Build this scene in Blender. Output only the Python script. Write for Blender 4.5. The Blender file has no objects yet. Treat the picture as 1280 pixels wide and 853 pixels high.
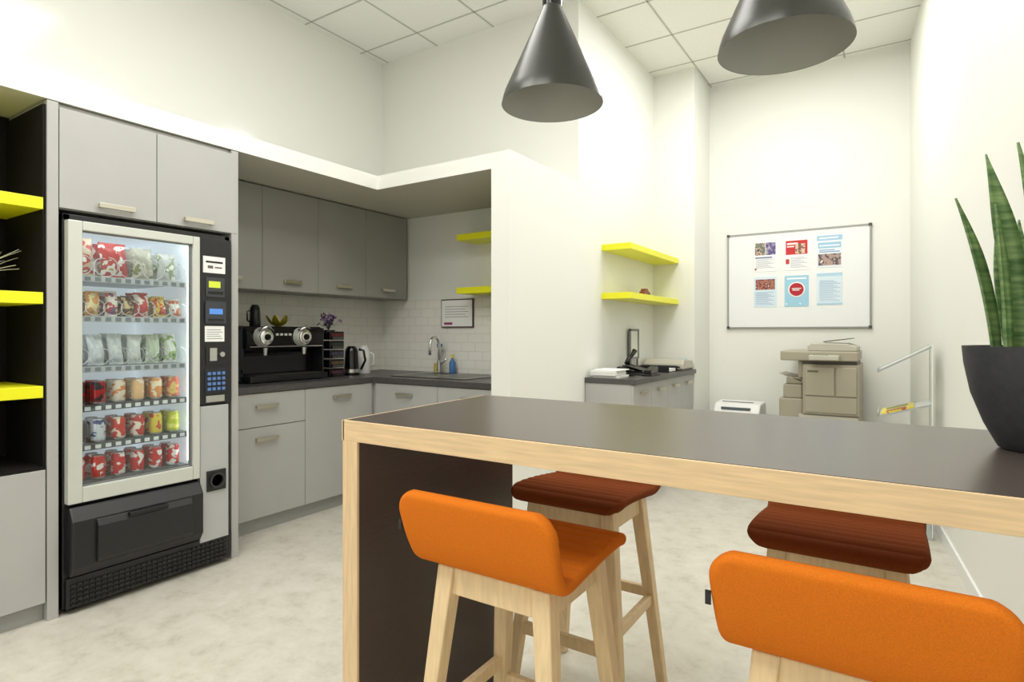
import bpy, bmesh, math, random
from mathutils import Vector, Matrix
random.seed(7)
scene = bpy.context.scene
COL = scene.collection
GROUPS = []

# ------------------------------------------------------------------ materials
def lin(c):
    c = c/255.0
    return c/12.92 if c <= 0.04045 else ((c+0.055)/1.055)**2.4
def rgb(r, g, b): return (lin(r), lin(g), lin(b), 1.0)

def mat(name, c, rough=0.5, metal=0.0, var=0.0, scale=20, bump=0.0, bscale=200, coat=0.0, spec=0.5, stretch=None):
    m = bpy.data.materials.new(name); m.use_nodes = True
    nt = m.node_tree; b = nt.nodes['Principled BSDF']
    b.inputs['Base Color'].default_value = rgb(*c)
    b.inputs['Roughness'].default_value = rough
    b.inputs['Metallic'].default_value = metal
    b.inputs['Specular IOR Level'].default_value = spec
    b.inputs['Coat Weight'].default_value = coat
    tc = nt.nodes.new('ShaderNodeTexCoord')
    mp = nt.nodes.new('ShaderNodeMapping')
    nt.links.new(tc.outputs['Object'], mp.inputs['Vector'])
    if stretch: mp.inputs['Scale'].default_value = stretch
    if var > 0:
        n = nt.nodes.new('ShaderNodeTexNoise'); n.inputs['Scale'].default_value = scale
        n.inputs['Detail'].default_value = 6
        nt.links.new(mp.outputs['Vector'], n.inputs['Vector'])
        r = nt.nodes.new('ShaderNodeValToRGB')
        lo = tuple(max(0, v*(1-var)) for v in c); hi = tuple(min(255, v*(1+var)) for v in c)
        r.color_ramp.elements[0].position = 0.3; r.color_ramp.elements[1].position = 0.7
        r.color_ramp.elements[0].color = rgb(*lo); r.color_ramp.elements[1].color = rgb(*hi)
        nt.links.new(n.outputs['Fac'], r.inputs['Fac'])
        nt.links.new(r.outputs['Color'], b.inputs['Base Color'])
    if bump > 0:
        n2 = nt.nodes.new('ShaderNodeTexNoise'); n2.inputs['Scale'].default_value = bscale
        nt.links.new(mp.outputs['Vector'], n2.inputs['Vector'])
        bp = nt.nodes.new('ShaderNodeBump'); bp.inputs['Strength'].default_value = bump
        bp.inputs['Distance'].default_value = 0.002
        nt.links.new(n2.outputs['Fac'], bp.inputs['Height'])
        nt.links.new(bp.outputs['Normal'], b.inputs['Normal'])
    return m

def emis(name, c, s):
    m = bpy.data.materials.new(name); m.use_nodes = True
    b = m.node_tree.nodes['Principled BSDF']
    b.inputs['Base Color'].default_value = rgb(*c)
    b.inputs['Emission Color'].default_value = rgb(*c)
    b.inputs['Emission Strength'].default_value = s
    return m

def clear(name, c=(250,252,252), refl=0.06, rough=0.02):
    m = bpy.data.materials.new(name); m.use_nodes = True
    nt = m.node_tree; nt.nodes.clear()
    o = nt.nodes.new('ShaderNodeOutputMaterial'); mx = nt.nodes.new('ShaderNodeMixShader')
    t = nt.nodes.new('ShaderNodeBsdfTransparent'); t.inputs['Color'].default_value = rgb(*c)
    g = nt.nodes.new('ShaderNodeBsdfGlossy'); g.inputs['Roughness'].default_value = rough
    mx.inputs['Fac'].default_value = refl
    nt.links.new(t.outputs[0], mx.inputs[1]); nt.links.new(g.outputs[0], mx.inputs[2])
    nt.links.new(mx.outputs[0], o.inputs['Surface'])
    return m

_pk = {}
def pack(c1, c2, c3=None, sc=38, rough=0.3, metal=0.0, stretch=(1,1,1), thr=0.52):
    """printed packaging: patches of 2-3 colours"""
    k=(c1,c2,c3,sc,rough,stretch,thr)
    if k in _pk: return _pk[k]
    m = bpy.data.materials.new('printed_pack'); m.use_nodes = True
    nt = m.node_tree; b = nt.nodes['Principled BSDF']; b.inputs['Roughness'].default_value = rough; b.inputs['Metallic'].default_value=metal
    tc = nt.nodes.new('ShaderNodeTexCoord'); mp = nt.nodes.new('ShaderNodeMapping'); mp.inputs['Scale'].default_value = stretch
    mp.inputs['Location'].default_value=(random.random()*3,random.random()*3,random.random()*3)
    n = nt.nodes.new('ShaderNodeTexNoise'); n.inputs['Scale'].default_value = sc; n.inputs['Detail'].default_value = 1.5
    nt.links.new(tc.outputs['Object'], mp.inputs[0]); nt.links.new(mp.outputs[0], n.inputs['Vector'])
    r = nt.nodes.new('ShaderNodeValToRGB'); e = r.color_ramp.elements
    e[0].position = thr-0.015; e[0].color = rgb(*c1); e[1].position = thr+0.015; e[1].color = rgb(*c2)
    if c3:
        x=e.new(0.64); x.color=rgb(*c2); x=e.new(0.66); x.color=rgb(*c3)
    nt.links.new(n.outputs['Fac'], r.inputs['Fac']); nt.links.new(r.outputs['Color'], b.inputs['Base Color'])
    _pk[k]=m; return m

M = {}
M['wall'] = mat('wall_paint', (237,237,230), 0.55, bump=0.05, bscale=120)
M['wallgloss'] = mat('wall_gloss_paint', (237,237,231), 0.12, bump=0.03, bscale=6)
M['ceil'] = mat('ceiling_tile', (240,240,235), 0.8, var=0.01, scale=60)
M['grid'] = mat('ceiling_tbar', (188,188,180), 0.6)
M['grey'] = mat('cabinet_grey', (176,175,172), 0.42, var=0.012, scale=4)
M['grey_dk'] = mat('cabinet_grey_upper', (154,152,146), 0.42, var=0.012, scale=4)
M['soffit'] = mat('soffit_grey', (202,199,184), 0.6)  # canopy underside: shade on white put into the base colour
M['kick'] = mat('kick_grey', (160,160,157), 0.4)
M['ctop'] = mat('countertop_dark', (76,74,73), 0.35, var=0.12, scale=90)
M['yellow'] = mat('yellow_lacquer', (238,236,34), 0.35)
M['black'] = mat('black_plastic', (26,26,28), 0.35)
M['blackm'] = mat('black_matte', (20,17,16), 0.7, spec=0.2)
M['blackg'] = mat('black_gloss', (14,14,16), 0.12)
M['nickel'] = mat('brushed_nickel', (205,200,186), 0.32, 1.0)
M['chrome'] = mat('chrome', (228,228,228), 0.08, 1.0)
M['steel'] = mat('steel', (196,196,194), 0.28, 1.0)
M['coil'] = mat('coil_wire', (214,216,218), 0.3, 0.6)
M['silver'] = mat('silver_paint', (206,209,201), 0.35, 0.2)
M['silverp'] = mat('silver_panel', (186,188,188), 0.35, 0.2)
M['white'] = mat('white_plastic', (238,238,236), 0.35)
M['whiteg'] = mat('white_gloss', (238,240,240), 0.12)
M['paper'] = mat('paper', (244,244,240), 0.8)
M['oak'] = mat('oak_edge', (224,195,154), 0.45, var=0.05, scale=9, stretch=(1.0,14,14))
M['oakv'] = mat('oak_edge_vertical', (224,195,154), 0.45, var=0.05, scale=9, stretch=(14,14,1.0))
M['beech'] = mat('beech_wood', (234,208,164), 0.45, var=0.04, scale=10, stretch=(9,9,1))
M['bartop'] = mat('bar_laminate', (78,70,65), 0.28, var=0.05, scale=140)
M['barleg'] = mat('bar_panel_brown', (72,60,56), 0.4, var=0.06, scale=30, stretch=(1,1,8))
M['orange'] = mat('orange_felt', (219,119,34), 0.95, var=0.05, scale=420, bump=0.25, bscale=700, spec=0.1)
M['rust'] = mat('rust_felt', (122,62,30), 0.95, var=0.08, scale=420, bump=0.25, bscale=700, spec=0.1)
M['pend'] = mat('pendant_metal', (70,71,67), 0.3, 0.5)
M['pendin'] = mat('pendant_inner', (180,180,172), 0.5, 0.1)
M['pot'] = mat('pot_anthracite', (54,55,59), 0.55, var=0.1, scale=60)
M['soil'] = mat('soil', (48,36,28), 0.95, var=0.3, scale=90, bump=0.8)
M['glass'] = clear('door_glass', (248,251,250), 0.06)
M['acryl'] = clear('clear_acrylic', (252,253,253), 0.05)
M['lamp'] = emis('led_tube', (255,255,255), 5.0)
M['inner'] = emis('liner_glow', (222,230,236), 0.42)  # vending liner with added glow to brighten the interior; not a lamp
M['blue'] = emis('blue_display', (80,130,200), 0.5)
M['green'] = emis('green_display', (190,205,60), 0.4)
M['printer'] = mat('printer_beige', (166,159,140), 0.45)
M['printer2'] = mat('printer_light', (190,186,172), 0.45)
M['printerd'] = mat('printer_dark', (96,90,80), 0.5)

def floor_mat():
    m = bpy.data.materials.new('vinyl_floor'); m.use_nodes = True
    nt = m.node_tree; b = nt.nodes['Principled BSDF']
    b.inputs['Roughness'].default_value = 0.3
    tc = nt.nodes.new('ShaderNodeTexCoord')
    n = nt.nodes.new('ShaderNodeTexNoise'); n.inputs['Scale'].default_value = 8.0; n.inputs['Detail'].default_value = 12; n.inputs['Roughness'].default_value = 0.75
    nt.links.new(tc.outputs['Object'], n.inputs['Vector'])
    r = nt.nodes.new('ShaderNodeValToRGB')
    e = r.color_ramp.elements
    e[0].position = 0.32; e[0].color = rgb(182,176,161)
    e[1].position = 0.62; e[1].color = rgb(213,209,197)
    x = e.new(0.46); x.color = rgb(203,198,185)
    nt.links.new(n.outputs['Fac'], r.inputs['Fac'])
    nt.links.new(r.outputs['Color'], b.inputs['Base Color'])
    return m
M['floor'] = floor_mat()

def tile_mat():
    m = bpy.data.materials.new('metro_tile'); m.use_nodes = True
    nt = m.node_tree; b = nt.nodes['Principled BSDF']
    b.inputs['Roughness'].default_value = 0.12
    tc = nt.nodes.new('ShaderNodeTexCoord'); s = nt.nodes.new('ShaderNodeSeparateXYZ'); c = nt.nodes.new('ShaderNodeCombineXYZ')
    a = nt.nodes.new('ShaderNodeMath'); a.operation = 'ADD'
    nt.links.new(tc.outputs['Object'], s.inputs[0])
    nt.links.new(s.outputs['X'], a.inputs[0]); nt.links.new(s.outputs['Y'], a.inputs[1])
    nt.links.new(a.outputs[0], c.inputs['X']); nt.links.new(s.outputs['Z'], c.inputs['Y'])
    br = nt.nodes.new('ShaderNodeTexBrick')
    br.inputs['Scale'].default_value = 1.0; br.inputs['Brick Width'].default_value = 0.15; br.inputs['Row Height'].default_value = 0.075
    br.inputs['Mortar Size'].default_value = 0.004; br.inputs['Mortar Smooth'].default_value = 1.0
    br.inputs['Color1'].default_value = rgb(244,242,234); br.inputs['Color2'].default_value = rgb(242,240,231); br.inputs['Mortar'].default_value = rgb(226,224,214)
    nt.links.new(c.outputs[0], br.inputs['Vector'])
    nt.links.new(br.outputs['Color'], b.inputs['Base Color'])
    bp = nt.nodes.new('ShaderNodeBump'); bp.invert = True; bp.inputs['Strength'].default_value = 0.5; bp.inputs['Distance'].default_value = 0.003
    nt.links.new(br.outputs['Fac'], bp.inputs['Height']); nt.links.new(bp.outputs['Normal'], b.inputs['Normal'])
    return m
M['tile'] = tile_mat()

def leaf_mat():
    m = bpy.data.materials.new('snake_leaf'); m.use_nodes = True
    nt = m.node_tree; b = nt.nodes['Principled BSDF']; b.inputs['Roughness'].default_value = 0.4
    tc = nt.nodes.new('ShaderNodeTexCoord')
    mp = nt.nodes.new('ShaderNodeMapping'); mp.inputs['Scale'].default_value = (14, 14, 95)
    n = nt.nodes.new('ShaderNodeTexNoise'); n.inputs['Scale'].default_value = 1.0; n.inputs['Detail'].default_value = 4
    nt.links.new(tc.outputs['Object'], mp.inputs[0]); nt.links.new(mp.outputs[0], n.inputs['Vector'])
    r = nt.nodes.new('ShaderNodeValToRGB'); e = r.color_ramp.elements
    e[0].position = 0.36; e[0].color = rgb(78,114,64); e[1].position = 0.68; e[1].color = rgb(140,166,108)
    nt.links.new(n.outputs['Fac'], r.inputs['Fac']); nt.links.new(r.outputs['Color'], b.inputs['Base Color'])
    return m
M['leaf'] = leaf_mat()
_cc = {}
def cm(c, rough=0.5, metal=0.0):
    k = (c, rough, metal)
    if k not in _cc: _cc[k] = mat('paint_%d_%d_%d' % c, c, rough, metal)
    return _cc[k]

# ------------------------------------------------------------------ geometry helpers
def group(name):
    e = bpy.data.objects.new(name, None); e.empty_display_size = 0.1
    COL.objects.link(e); GROUPS.append(e); return e

def finish(name, verts, faces, m, parent=None, smooth=False, bevel=0, seg=2):
    me = bpy.data.meshes.new(name); me.from_pydata([tuple(v) for v in verts], [], faces)
    bm = bmesh.new(); bm.from_mesh(me)
    bmesh.ops.recalc_face_normals(bm, faces=bm.faces); bm.to_mesh(me); bm.free()
    ob = bpy.data.objects.new(name, me); COL.objects.link(ob)
    if m: me.materials.append(m)
    if smooth:
        for p in me.polygons: p.use_smooth = True
    if bevel > 0:
        md = ob.modifiers.new('bevel', 'BEVEL'); md.width = bevel; md.segments = seg; md.limit_method = 'ANGLE'; md.angle_limit = math.radians(40)
    if parent: ob.parent = parent
    return ob

BF = [(0,3,2,1),(4,5,6,7),(0,1,5,4),(1,2,6,5),(2,3,7,6),(3,0,4,7)]
def box(name, x0,x1,y0,y1,z0,z1, m, parent=None, bevel=0, seg=2):
    v = [(x0,y0,z0),(x1,y0,z0),(x1,y1,z0),(x0,y1,z0),(x0,y0,z1),(x1,y0,z1),(x1,y1,z1),(x0,y1,z1)]
    return finish(name, v, BF, m, parent, bevel=bevel, seg=seg)

def boxes(name, lst, m, parent=None, bevel=0):
    V=[];F=[]
    for (x0,x1,y0,y1,z0,z1) in lst:
        o=len(V)
        V += [(x0,y0,z0),(x1,y0,z0),(x1,y1,z0),(x0,y1,z0),(x0,y0,z1),(x1,y0,z1),(x1,y1,z1),(x0,y1,z1)]
        F += [tuple(i+o for i in f) for f in BF]
    return finish(name, V, F, m, parent, bevel=bevel)

def prism(name, poly, z0, z1, m, parent=None, bevel=0):
    n=len(poly)
    v=[(p[0],p[1],z0) for p in poly]+[(p[0],p[1],z1) for p in poly]
    f=[tuple(range(n-1,-1,-1)), tuple(range(n,2*n))]+[(i,(i+1)%n,(i+1)%n+n,i+n) for i in range(n)]
    return finish(name, v, f, m, parent, bevel=bevel)

def prism_y(name, poly, y0, y1, m, parent=None, bevel=0):   # poly in (x,z)
    n=len(poly)
    v=[(p[0],y0,p[1]) for p in poly]+[(p[0],y1,p[1]) for p in poly]
    f=[tuple(range(n-1,-1,-1)), tuple(range(n,2*n))]+[(i,(i+1)%n,(i+1)%n+n,i+n) for i in range(n)]
    return finish(name, v, f, m, parent, bevel=bevel)

def prism_x(name, poly, x0, x1, m, parent=None, bevel=0):   # poly in (y,z)
    n=len(poly)
    v=[(x0,p[0],p[1]) for p in poly]+[(x1,p[0],p[1]) for p in poly]
    f=[tuple(range(n-1,-1,-1)), tuple(range(n,2*n))]+[(i,(i+1)%n,(i+1)%n+n,i+n) for i in range(n)]
    return finish(name, v, f, m, parent, bevel=bevel)

def lathe(name, prof, c, m, parent=None, seg=40, axis='Z', smooth=True):
    V=[];F=[]
    for (r,z) in prof:
        for i in range(seg):
            a=2*math.pi*i/seg; p=(r*math.cos(a), r*math.sin(a), z)
            if axis=='X': p=(z, p[0], p[1])
            elif axis=='Y': p=(p[0], z, p[1])
            V.append((c[0]+p[0], c[1]+p[1], c[2]+p[2]))
    for k in range(len(prof)-1):
        for i in range(seg):
            j=(i+1)%seg
            F.append((k*seg+i,k*seg+j,(k+1)*seg+j,(k+1)*seg+i))
    if prof[0][0]>1e-5: F.append(tuple(range(seg)))
    if prof[-1][0]>1e-5: F.append(tuple((len(prof)-1)*seg+i for i in range(seg)))
    ob=finish(name,V,F,m,parent,smooth=False)
    bm=bmesh.new(); bm.from_mesh(ob.data); bmesh.ops.remove_doubles(bm,verts=bm.verts,dist=1e-6)
    bmesh.ops.recalc_face_normals(bm,faces=bm.faces)
    bm.to_mesh(ob.data); bm.free()
    if smooth:
        for p in ob.data.polygons: p.use_smooth=True
        try: ob.data.set_sharp_from_angle(angle=math.radians(35))
        except Exception: pass
    return ob
def cyl(name, c, r, h, m, parent=None, axis='Z', seg=32, r2=None):
    return lathe(name, [(0,0),(r,0),(r if r2 is None else r2,h),(0,h)], c, m, parent, seg, axis)

def tube(name, pts, r, m, parent=None, seg=8, closed=False, radii=None):
    pts=[Vector(p) for p in pts]; n=len(pts); V=[];F=[]
    up=None
    for k,p in enumerate(pts):
        a=pts[k-1] if (k>0 or closed) else p; b=pts[(k+1)%n] if (k<n-1 or closed) else p
        t=(b-a).normalized()
        if up is None:
            up=Vector((0,0,1)) if abs(t.z)<0.9 else Vector((1,0,0))
        s=t.cross(up).normalized(); up=s.cross(t).normalized()
        rr=radii[k] if radii else r
        for i in range(seg):
            an=2*math.pi*i/seg; V.append(p+s*(rr*math.cos(an))+up*(rr*math.sin(an)))
    for k in range(n if closed else n-1):
        for i in range(seg):
            j=(i+1)%seg; k2=(k+1)%n
            F.append((k*seg+i,k*seg+j,k2*seg+j,k2*seg+i))
    if not closed:
        F.append(tuple(range(seg))); F.append(tuple((n-1)*seg+i for i in range(seg)))
    return finish(name,V,F,m,parent,smooth=True)

def beam(name,p0,p1,w0,w1,m,parent=None,bevel=0.004):
    V=[]
    for p,w in ((p0,w0),(p1,w1)):
        h=w/2
        V+=[(p[0]-h,p[1]-h,p[2]),(p[0]+h,p[1]-h,p[2]),(p[0]+h,p[1]+h,p[2]),(p[0]-h,p[1]+h,p[2])]
    return finish(name,V,BF,m,parent,bevel=bevel)

def handle(parent, x, y, z, axis, L=0.15):
    if axis=='x':
        boxes('handle',[(x+0.018,x+0.028,y-L/2,y+L/2,z-0.012,z+0.012),(x,x+0.02,y-L/2+0.004,y-L/2+0.016,z-0.009,z+0.009),(x,x+0.02,y+L/2-0.016,y+L/2-0.004,z-0.009,z+0.009)],M['nickel'],parent,bevel=0.002)
    else:
        boxes('handle',[(x-L/2,x+L/2,y-0.028,y-0.018,z-0.012,z+0.012),(x-L/2+0.004,x-L/2+0.016,y-0.02,y,z-0.009,z+0.009),(x+L/2-0.016,x+L/2-0.004,y-0.02,y,z-0.009,z+0.009)],M['nickel'],parent,bevel=0.002)

# ------------------------------------------------------------------ room shell
CZ=3.82
box('floor',-4.3,1.2,-2.2,6.5,-0.1,0,M['floor'])
box('ceiling',-4.3,1.2,-2.2,6.5,CZ,CZ+0.1,M['ceil'])
box('wall_left',-4.17,-4.07,-2.1,4.13,0,CZ,M['wallgloss'])
box('wall_kitchen_back',-4.07,-2.01,4.03,4.13,0,CZ,M['wall'])
box('wall_alcove',-2.13,-2.01,4.13,6.34,0,CZ,M['wall'])
box('wall_pillar',-2.01,-1.608,5.69,6.24,0,CZ,M['wall'])
box('wall_back',-2.01,0.3,6.24,6.34,0,CZ,M['wall'])
def wx(y): return 0.11+0.08*(6.24-y)
prism('wall_right',[(wx(6.34),6.34),(wx(-2.1),-2.1),(wx(-2.1)+0.1,-2.1),(wx(6.34)+0.1,6.34)],0,CZ,M['wall'])
box('wall_rear',-4.17,0.9,-2.2,-2.1,0,CZ,M['wall'])
prism('baseboard_right',[(wx(6.22)-0.012,6.22),(wx(-2.0)-0.012,-2.0),(wx(-2.0),-2.0),(wx(6.22),6.22)],0,0.08,M['white'])
box('baseboard_back',-1.6,wx(6.24)-0.02,6.228,6.24,0,0.08,M['white'])
L=[]
x=-3.99
while x<0.7:
    L.append((x-0.007,x+0.007,-2.1,6.24,CZ-0.003,CZ)); x+=0.6
y=3.76-0.6*9
while y<6.2:
    L.append((-4.07,0.8,y-0.007,y+0.007,CZ-0.003,CZ)); y+=0.6
boxes('trim_ceiling_grid',L,M['grid'])

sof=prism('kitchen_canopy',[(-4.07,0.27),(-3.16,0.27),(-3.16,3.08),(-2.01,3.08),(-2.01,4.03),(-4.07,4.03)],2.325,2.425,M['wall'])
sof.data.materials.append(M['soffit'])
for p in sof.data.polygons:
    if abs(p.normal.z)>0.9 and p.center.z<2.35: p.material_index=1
box('wall_partition',-2.15,-2.01,3.08,4.03,0,2.325,M['wall'])
boxes('trim_backsplash',[(-4.07,-4.06,2.0,4.03,0.94,1.585),(-4.06,-2.15,4.02,4.03,0.94,1.585)],M['tile'])

# ------------------------------------------------------------------ tall cabinet around the vending machine
g=group('tall_cabinet')
box('side_panel_left',-4.06,-3.16,1.085,1.127,0,2.32,M['grey'],g)
box('side_panel_right',-4.06,-3.16,1.955,1.995,0,2.32,M['grey'],g)
box('box_top',-4.06,-3.18,1.127,1.955,1.845,2.32,M['grey'],g)
box('door_left',-3.18,-3.158,1.131,1.548,1.848,2.30,M['grey'],g,bevel=0.002)
box('door_right',-3.18,-3.158,1.552,1.985,1.848,2.30,M['grey'],g,bevel=0.002)
handle(g,-3.158,1.36,1.885,'x',0.16); handle(g,-3.158,1.76,1.885,'x',0.16)

# ------------------------------------------------------------------ open shelf unit
g=group('shelf_unit')
box('back_panel',-3.62,-3.60,0.32,1.083,0.68,2.32,M['blackm'],g)
box('side_left',-4.0,-3.17,0.29,0.32,0.0,2.32,M['blackm'],g)
box('liner_right',-3.60,-3.17,1.072,1.084,0.68,2.30,M['blackm'],g)
box('base_cabinet',-4.0,-3.19,0.32,1.083,0.08,0.68,M['grey'],g)
box('base_kick',-4.0,-3.2,0.32,1.083,0.0,0.08,M['kick'],g)
box('base_door',-3.19,-3.162,0.33,1.08,0.085,0.675,M['grey'],g,bevel=0.002)
box('cavity_floor',-3.6,-3.165,0.32,1.083,0.68,0.69,M['blackm'],g)
for z in (1.83,1.41,0.995):
    box('shelf',-3.60,-3.163,0.32,1.072,z,z+0.052,M['yellow'],g,bevel=0.002)
g=group('decorative_twigs')
for i in range(12):
    p=Vector((-3.40,0.90,1.54)); a=0.35+1.0*i/11; ln=0.15+0.09*random.random()
    pts=[]
    for k in range(9):
        t=k/8
        pts.append(Vector((p.x+0.05*math.sin(i*1.7)*t, min(p.y+ln*t*math.cos(a)+0.02*math.sin(3*t+i)*t,1.06), min(p.z+ln*1.1*t*math.sin(a)-0.03*t*t*math.cos(a),1.80))))
    tube('twig',pts,0.0016,M['paper'],g,seg=5)
lathe('bud_vase',[(0,0),(0.03,0),(0.035,0.04),(0.015,0.08),(0.018,0.09),(0,0.09)],(-3.4,0.90,1.462),M['blackg'],g)

# ------------------------------------------------------------------ vending machine
g=group('vending_machine')
YA,YB=1.142,1.942
B=[(-3.95,-3.93,YA,YB,0.03,1.825),(-3.93,-3.16,YA,YA+0.03,0.03,1.825),(-3.93,-3.16,YB-0.03,YB,0.03,1.825),
   (-3.93,-3.16,YA,YB,1.795,1.825),(-3.93,-3.17,YA,YB,0.03,0.52),(-3.93,-3.17,1.745,YB,0.03,1.825)]
boxes('body',B,M['black'],g,bevel=0.003)
boxes('feet',[(-3.9,-3.84,YA+0.03,YA+0.09,0,0.03),(-3.9,-3.84,YB-0.09,YB-0.03,0,0.03),(-3.26,-3.2,YA+0.03,YA+0.09,0,0.03),(-3.26,-3.2,YB-0.09,YB-0.03,0,0.03)],M['black'],g)
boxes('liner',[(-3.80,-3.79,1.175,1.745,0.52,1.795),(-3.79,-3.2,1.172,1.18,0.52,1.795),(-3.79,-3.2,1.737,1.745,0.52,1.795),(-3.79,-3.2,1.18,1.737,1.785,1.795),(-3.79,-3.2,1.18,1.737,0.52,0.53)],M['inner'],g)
fz0,fz1,fy0,fy1=0.505,1.795,1.15,1.752
boxes('door_frame',[(-3.165,-3.12,fy0,1.207,fz0,fz1),(-3.165,-3.12,1.715,fy1,fz0,fz1),(-3.165,-3.12,1.207,1.715,fz0,0.575),(-3.165,-3.12,1.207,1.715,1.752,fz1)],M['silver'],g,bevel=0.004)
boxes('door_gasket',[(-3.16,-3.135,1.207,1.212,0.575,1.752),(-3.16,-3.135,1.710,1.715,0.575,1.752),(-3.16,-3.135,1.207,1.715,0.575,0.580),(-3.16,-3.135,1.207,1.715,1.747,1.752)],cm((120,124,122)),g)
box('glass_pane',-3.145,-3.139,1.205,1.717,0.573,1.754,M['glass'],g)
cyl('led_tube_left',(-3.19,1.192,0.6),0.007,1.14,M['lamp'],g,seg=10)
cyl('led_tube_right',(-3.19,1.728,0.6),0.007,1.14,M['lamp'],g,seg=10)
box('led_top',-3.24,-3.2,1.2,1.72,1.775,1.784,M['lamp'],g)
box('control_column',-3.17,-3.135,1.760,1.935,0.895,1.80,M['black'],g,bevel=0.003)
box('control_lower_panel',-3.17,-3.135,1.760,1.922,0.15,0.885,M['silverp'],g,bevel=0.003)
def P(n,y0,y1,z0,z1,m,t=0.004): return box(n,-3.136,-3.136+t,y0,y1,z0,z1,m,g)
P('panel_plate_top',1.775,1.90,1.61,1.70,M['white'])
P('plate_text',1.79,1.885,1.665,1.675,M['black'],0.005)
P('plate_text',1.80,1.83,1.635,1.65,M['printerd'],0.005)
P('plate_text',1.84,1.88,1.638,1.645,M['printerd'],0.005)
P('display_bezel',1.79,1.895,1.48,1.585,cm((62,64,66)),0.006)
P('display',1.805,1.87,1.53,1.565,M['green'],0.008)
P('display_slot',1.80,1.885,1.495,1.51,M['blackg'],0.008)
P('bill_slot_frame',1.785,1.90,1.335,1.455,cm((58,62,68)),0.012)
P('lcd',1.805,1.88,1.385,1.415,M['blue'],0.014)
P('bill_slot',1.80,1.885,1.35,1.36,M['blackg'],0.016)
P('notice_card',1.785,1.895,1.235,1.32,M['paper'])
boxes('notice_text',[(-3.132,-3.1315,1.795,1.885-0.01*(k%3),1.25+0.012*k,1.253+0.012*k) for k in range(5)],cm((120,120,125)),g)
P('coin_slot_plate',1.79,1.895,1.11,1.21,M['black'],0.006)
P('coin_slot_insert',1.81,1.85,1.13,1.20,M['steel'],0.009)
cyl('coin_knob',(-3.13,1.872,1.165),0.014,0.02,M['steel'],g,axis='X',seg=20)
P('keypad_plate',1.785,1.90,0.955,1.085,cm((34,38,46)),0.006)
boxes('keys',[(-3.131,-3.122,1.797+0.027*i,1.813+0.027*i,0.969+0.028*j,0.985+0.028*j) for i in range(4) for j in range(4)],cm((96,132,190),0.4),g)
P('lock_plate',1.79,1.895,0.905,0.94,M['steel'],0.006)
P('coin_return_frame',1.795,1.90,0.42,0.53,M['black'],0.012)
lathe('coin_return_cup',[(0.0,0.004),(0.03,0.004),(0.034,0.016),(0.042,0.016),(0.042,0)],(-3.128,1.847,0.475),cm((50,50,52),0.3),g,axis='X',seg=28)
prism_y('delivery_box',[(-3.18,0.49),(-3.125,0.49),(-3.09,0.43),(-3.09,0.22),(-3.12,0.175),(-3.18,0.175)],1.155,1.755,M['black'],g,bevel=0.008)
prism_y('delivery_flap',[(-3.095,0.425),(-3.085,0.425),(-3.07,0.395),(-3.07,0.245),(-3.085,0.225),(-3.095,0.225)],1.25,1.69,M['black'],g,bevel=0.006)
box('flap_grip',-3.085,-3.062,1.38,1.56,0.405,0.425,M['blackg'],g,bevel=0.003)
box('grille_panel',-3.17,-3.14,1.15,1.935,0.03,0.165,M['black'],g)
boxes('grille_slots',[(-3.1405,-3.132,1.165+0.025*i,1.183+0.025*i,0.04+0.022*j,0.05+0.022*j) for i in range(30) for j in range(5)],M['blackg'],g)
SZ=[0.58,0.757,0.94,1.125,1.365,1.555]
for i,z in enumerate(SZ):
    box('tray',-3.78,-3.20,1.185,1.733,z-0.012,z-0.004,cm((130,134,138),0.35,0.4),g)
    box('price_rail',-3.20,-3.192,1.185,1.733,z-0.030,z-0.002,cm((70,74,80)) if i<3 else cm((176,182,188)),g)
    boxes('price_tags',[(-3.192,-3.189,1.198+0.044*k,1.222+0.044*k,z-0.025,z-0.007) for k in range(12)],cm((222,226,228)) if i<3 else cm((110,116,124)),g)
can_prof=[(0,0),(0.022,0),(0.029,0.006),(0.031,0.012),(0.031,0.098),(0.026,0.110),(0.026,0.114),(0.023,0.112),(0,0.110)]
def can(y,x,z,c,c2,c3=None):
    lathe('can',can_prof,(x,y,z-0.004),pack(c,c2,c3,sc=26,rough=0.25,metal=0.15,stretch=(1,1,1.3),thr=0.56),g,seg=20)
    lathe('can_lid',[(0,0.1125),(0.0255,0.1145),(0.0262,0.109),(0.0285,0.104)],(x,y,z-0.004),M['steel'],g,seg=20)
    lathe('can_foot',[(0.0222,0.0),(0.0292,0.0055),(0.0312,0.012),(0.0312,0.013)],(x,y,z-0.004),M['steel'],g,seg=20)
rows=[[((200,24,32),(240,235,235),None)]*6,
      [((60,30,40),(230,230,235),None),((205,210,220),(36,60,120),None),((200,40,34),(240,220,200),None),((190,40,30),(235,225,215),None),((222,200,70),(200,60,50),None),((196,206,60),(235,235,120),None)],
      [((50,56,66),(150,30,40),None),((170,30,34),(40,40,50),None),((225,214,196),(214,130,60),(60,120,70)),((232,190,140),(240,225,205),(200,60,40)),((228,150,80),(240,226,200),None),((214,110,90),(230,200,120),None)]]
for r_,z in zip(rows,SZ[:3]):
    for k,(c,b1,b2) in enumerate(r_):
        for dx in (0,0.075):
            can(1.232+0.088*k,-3.245-dx,z,c,b1,b2)
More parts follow.
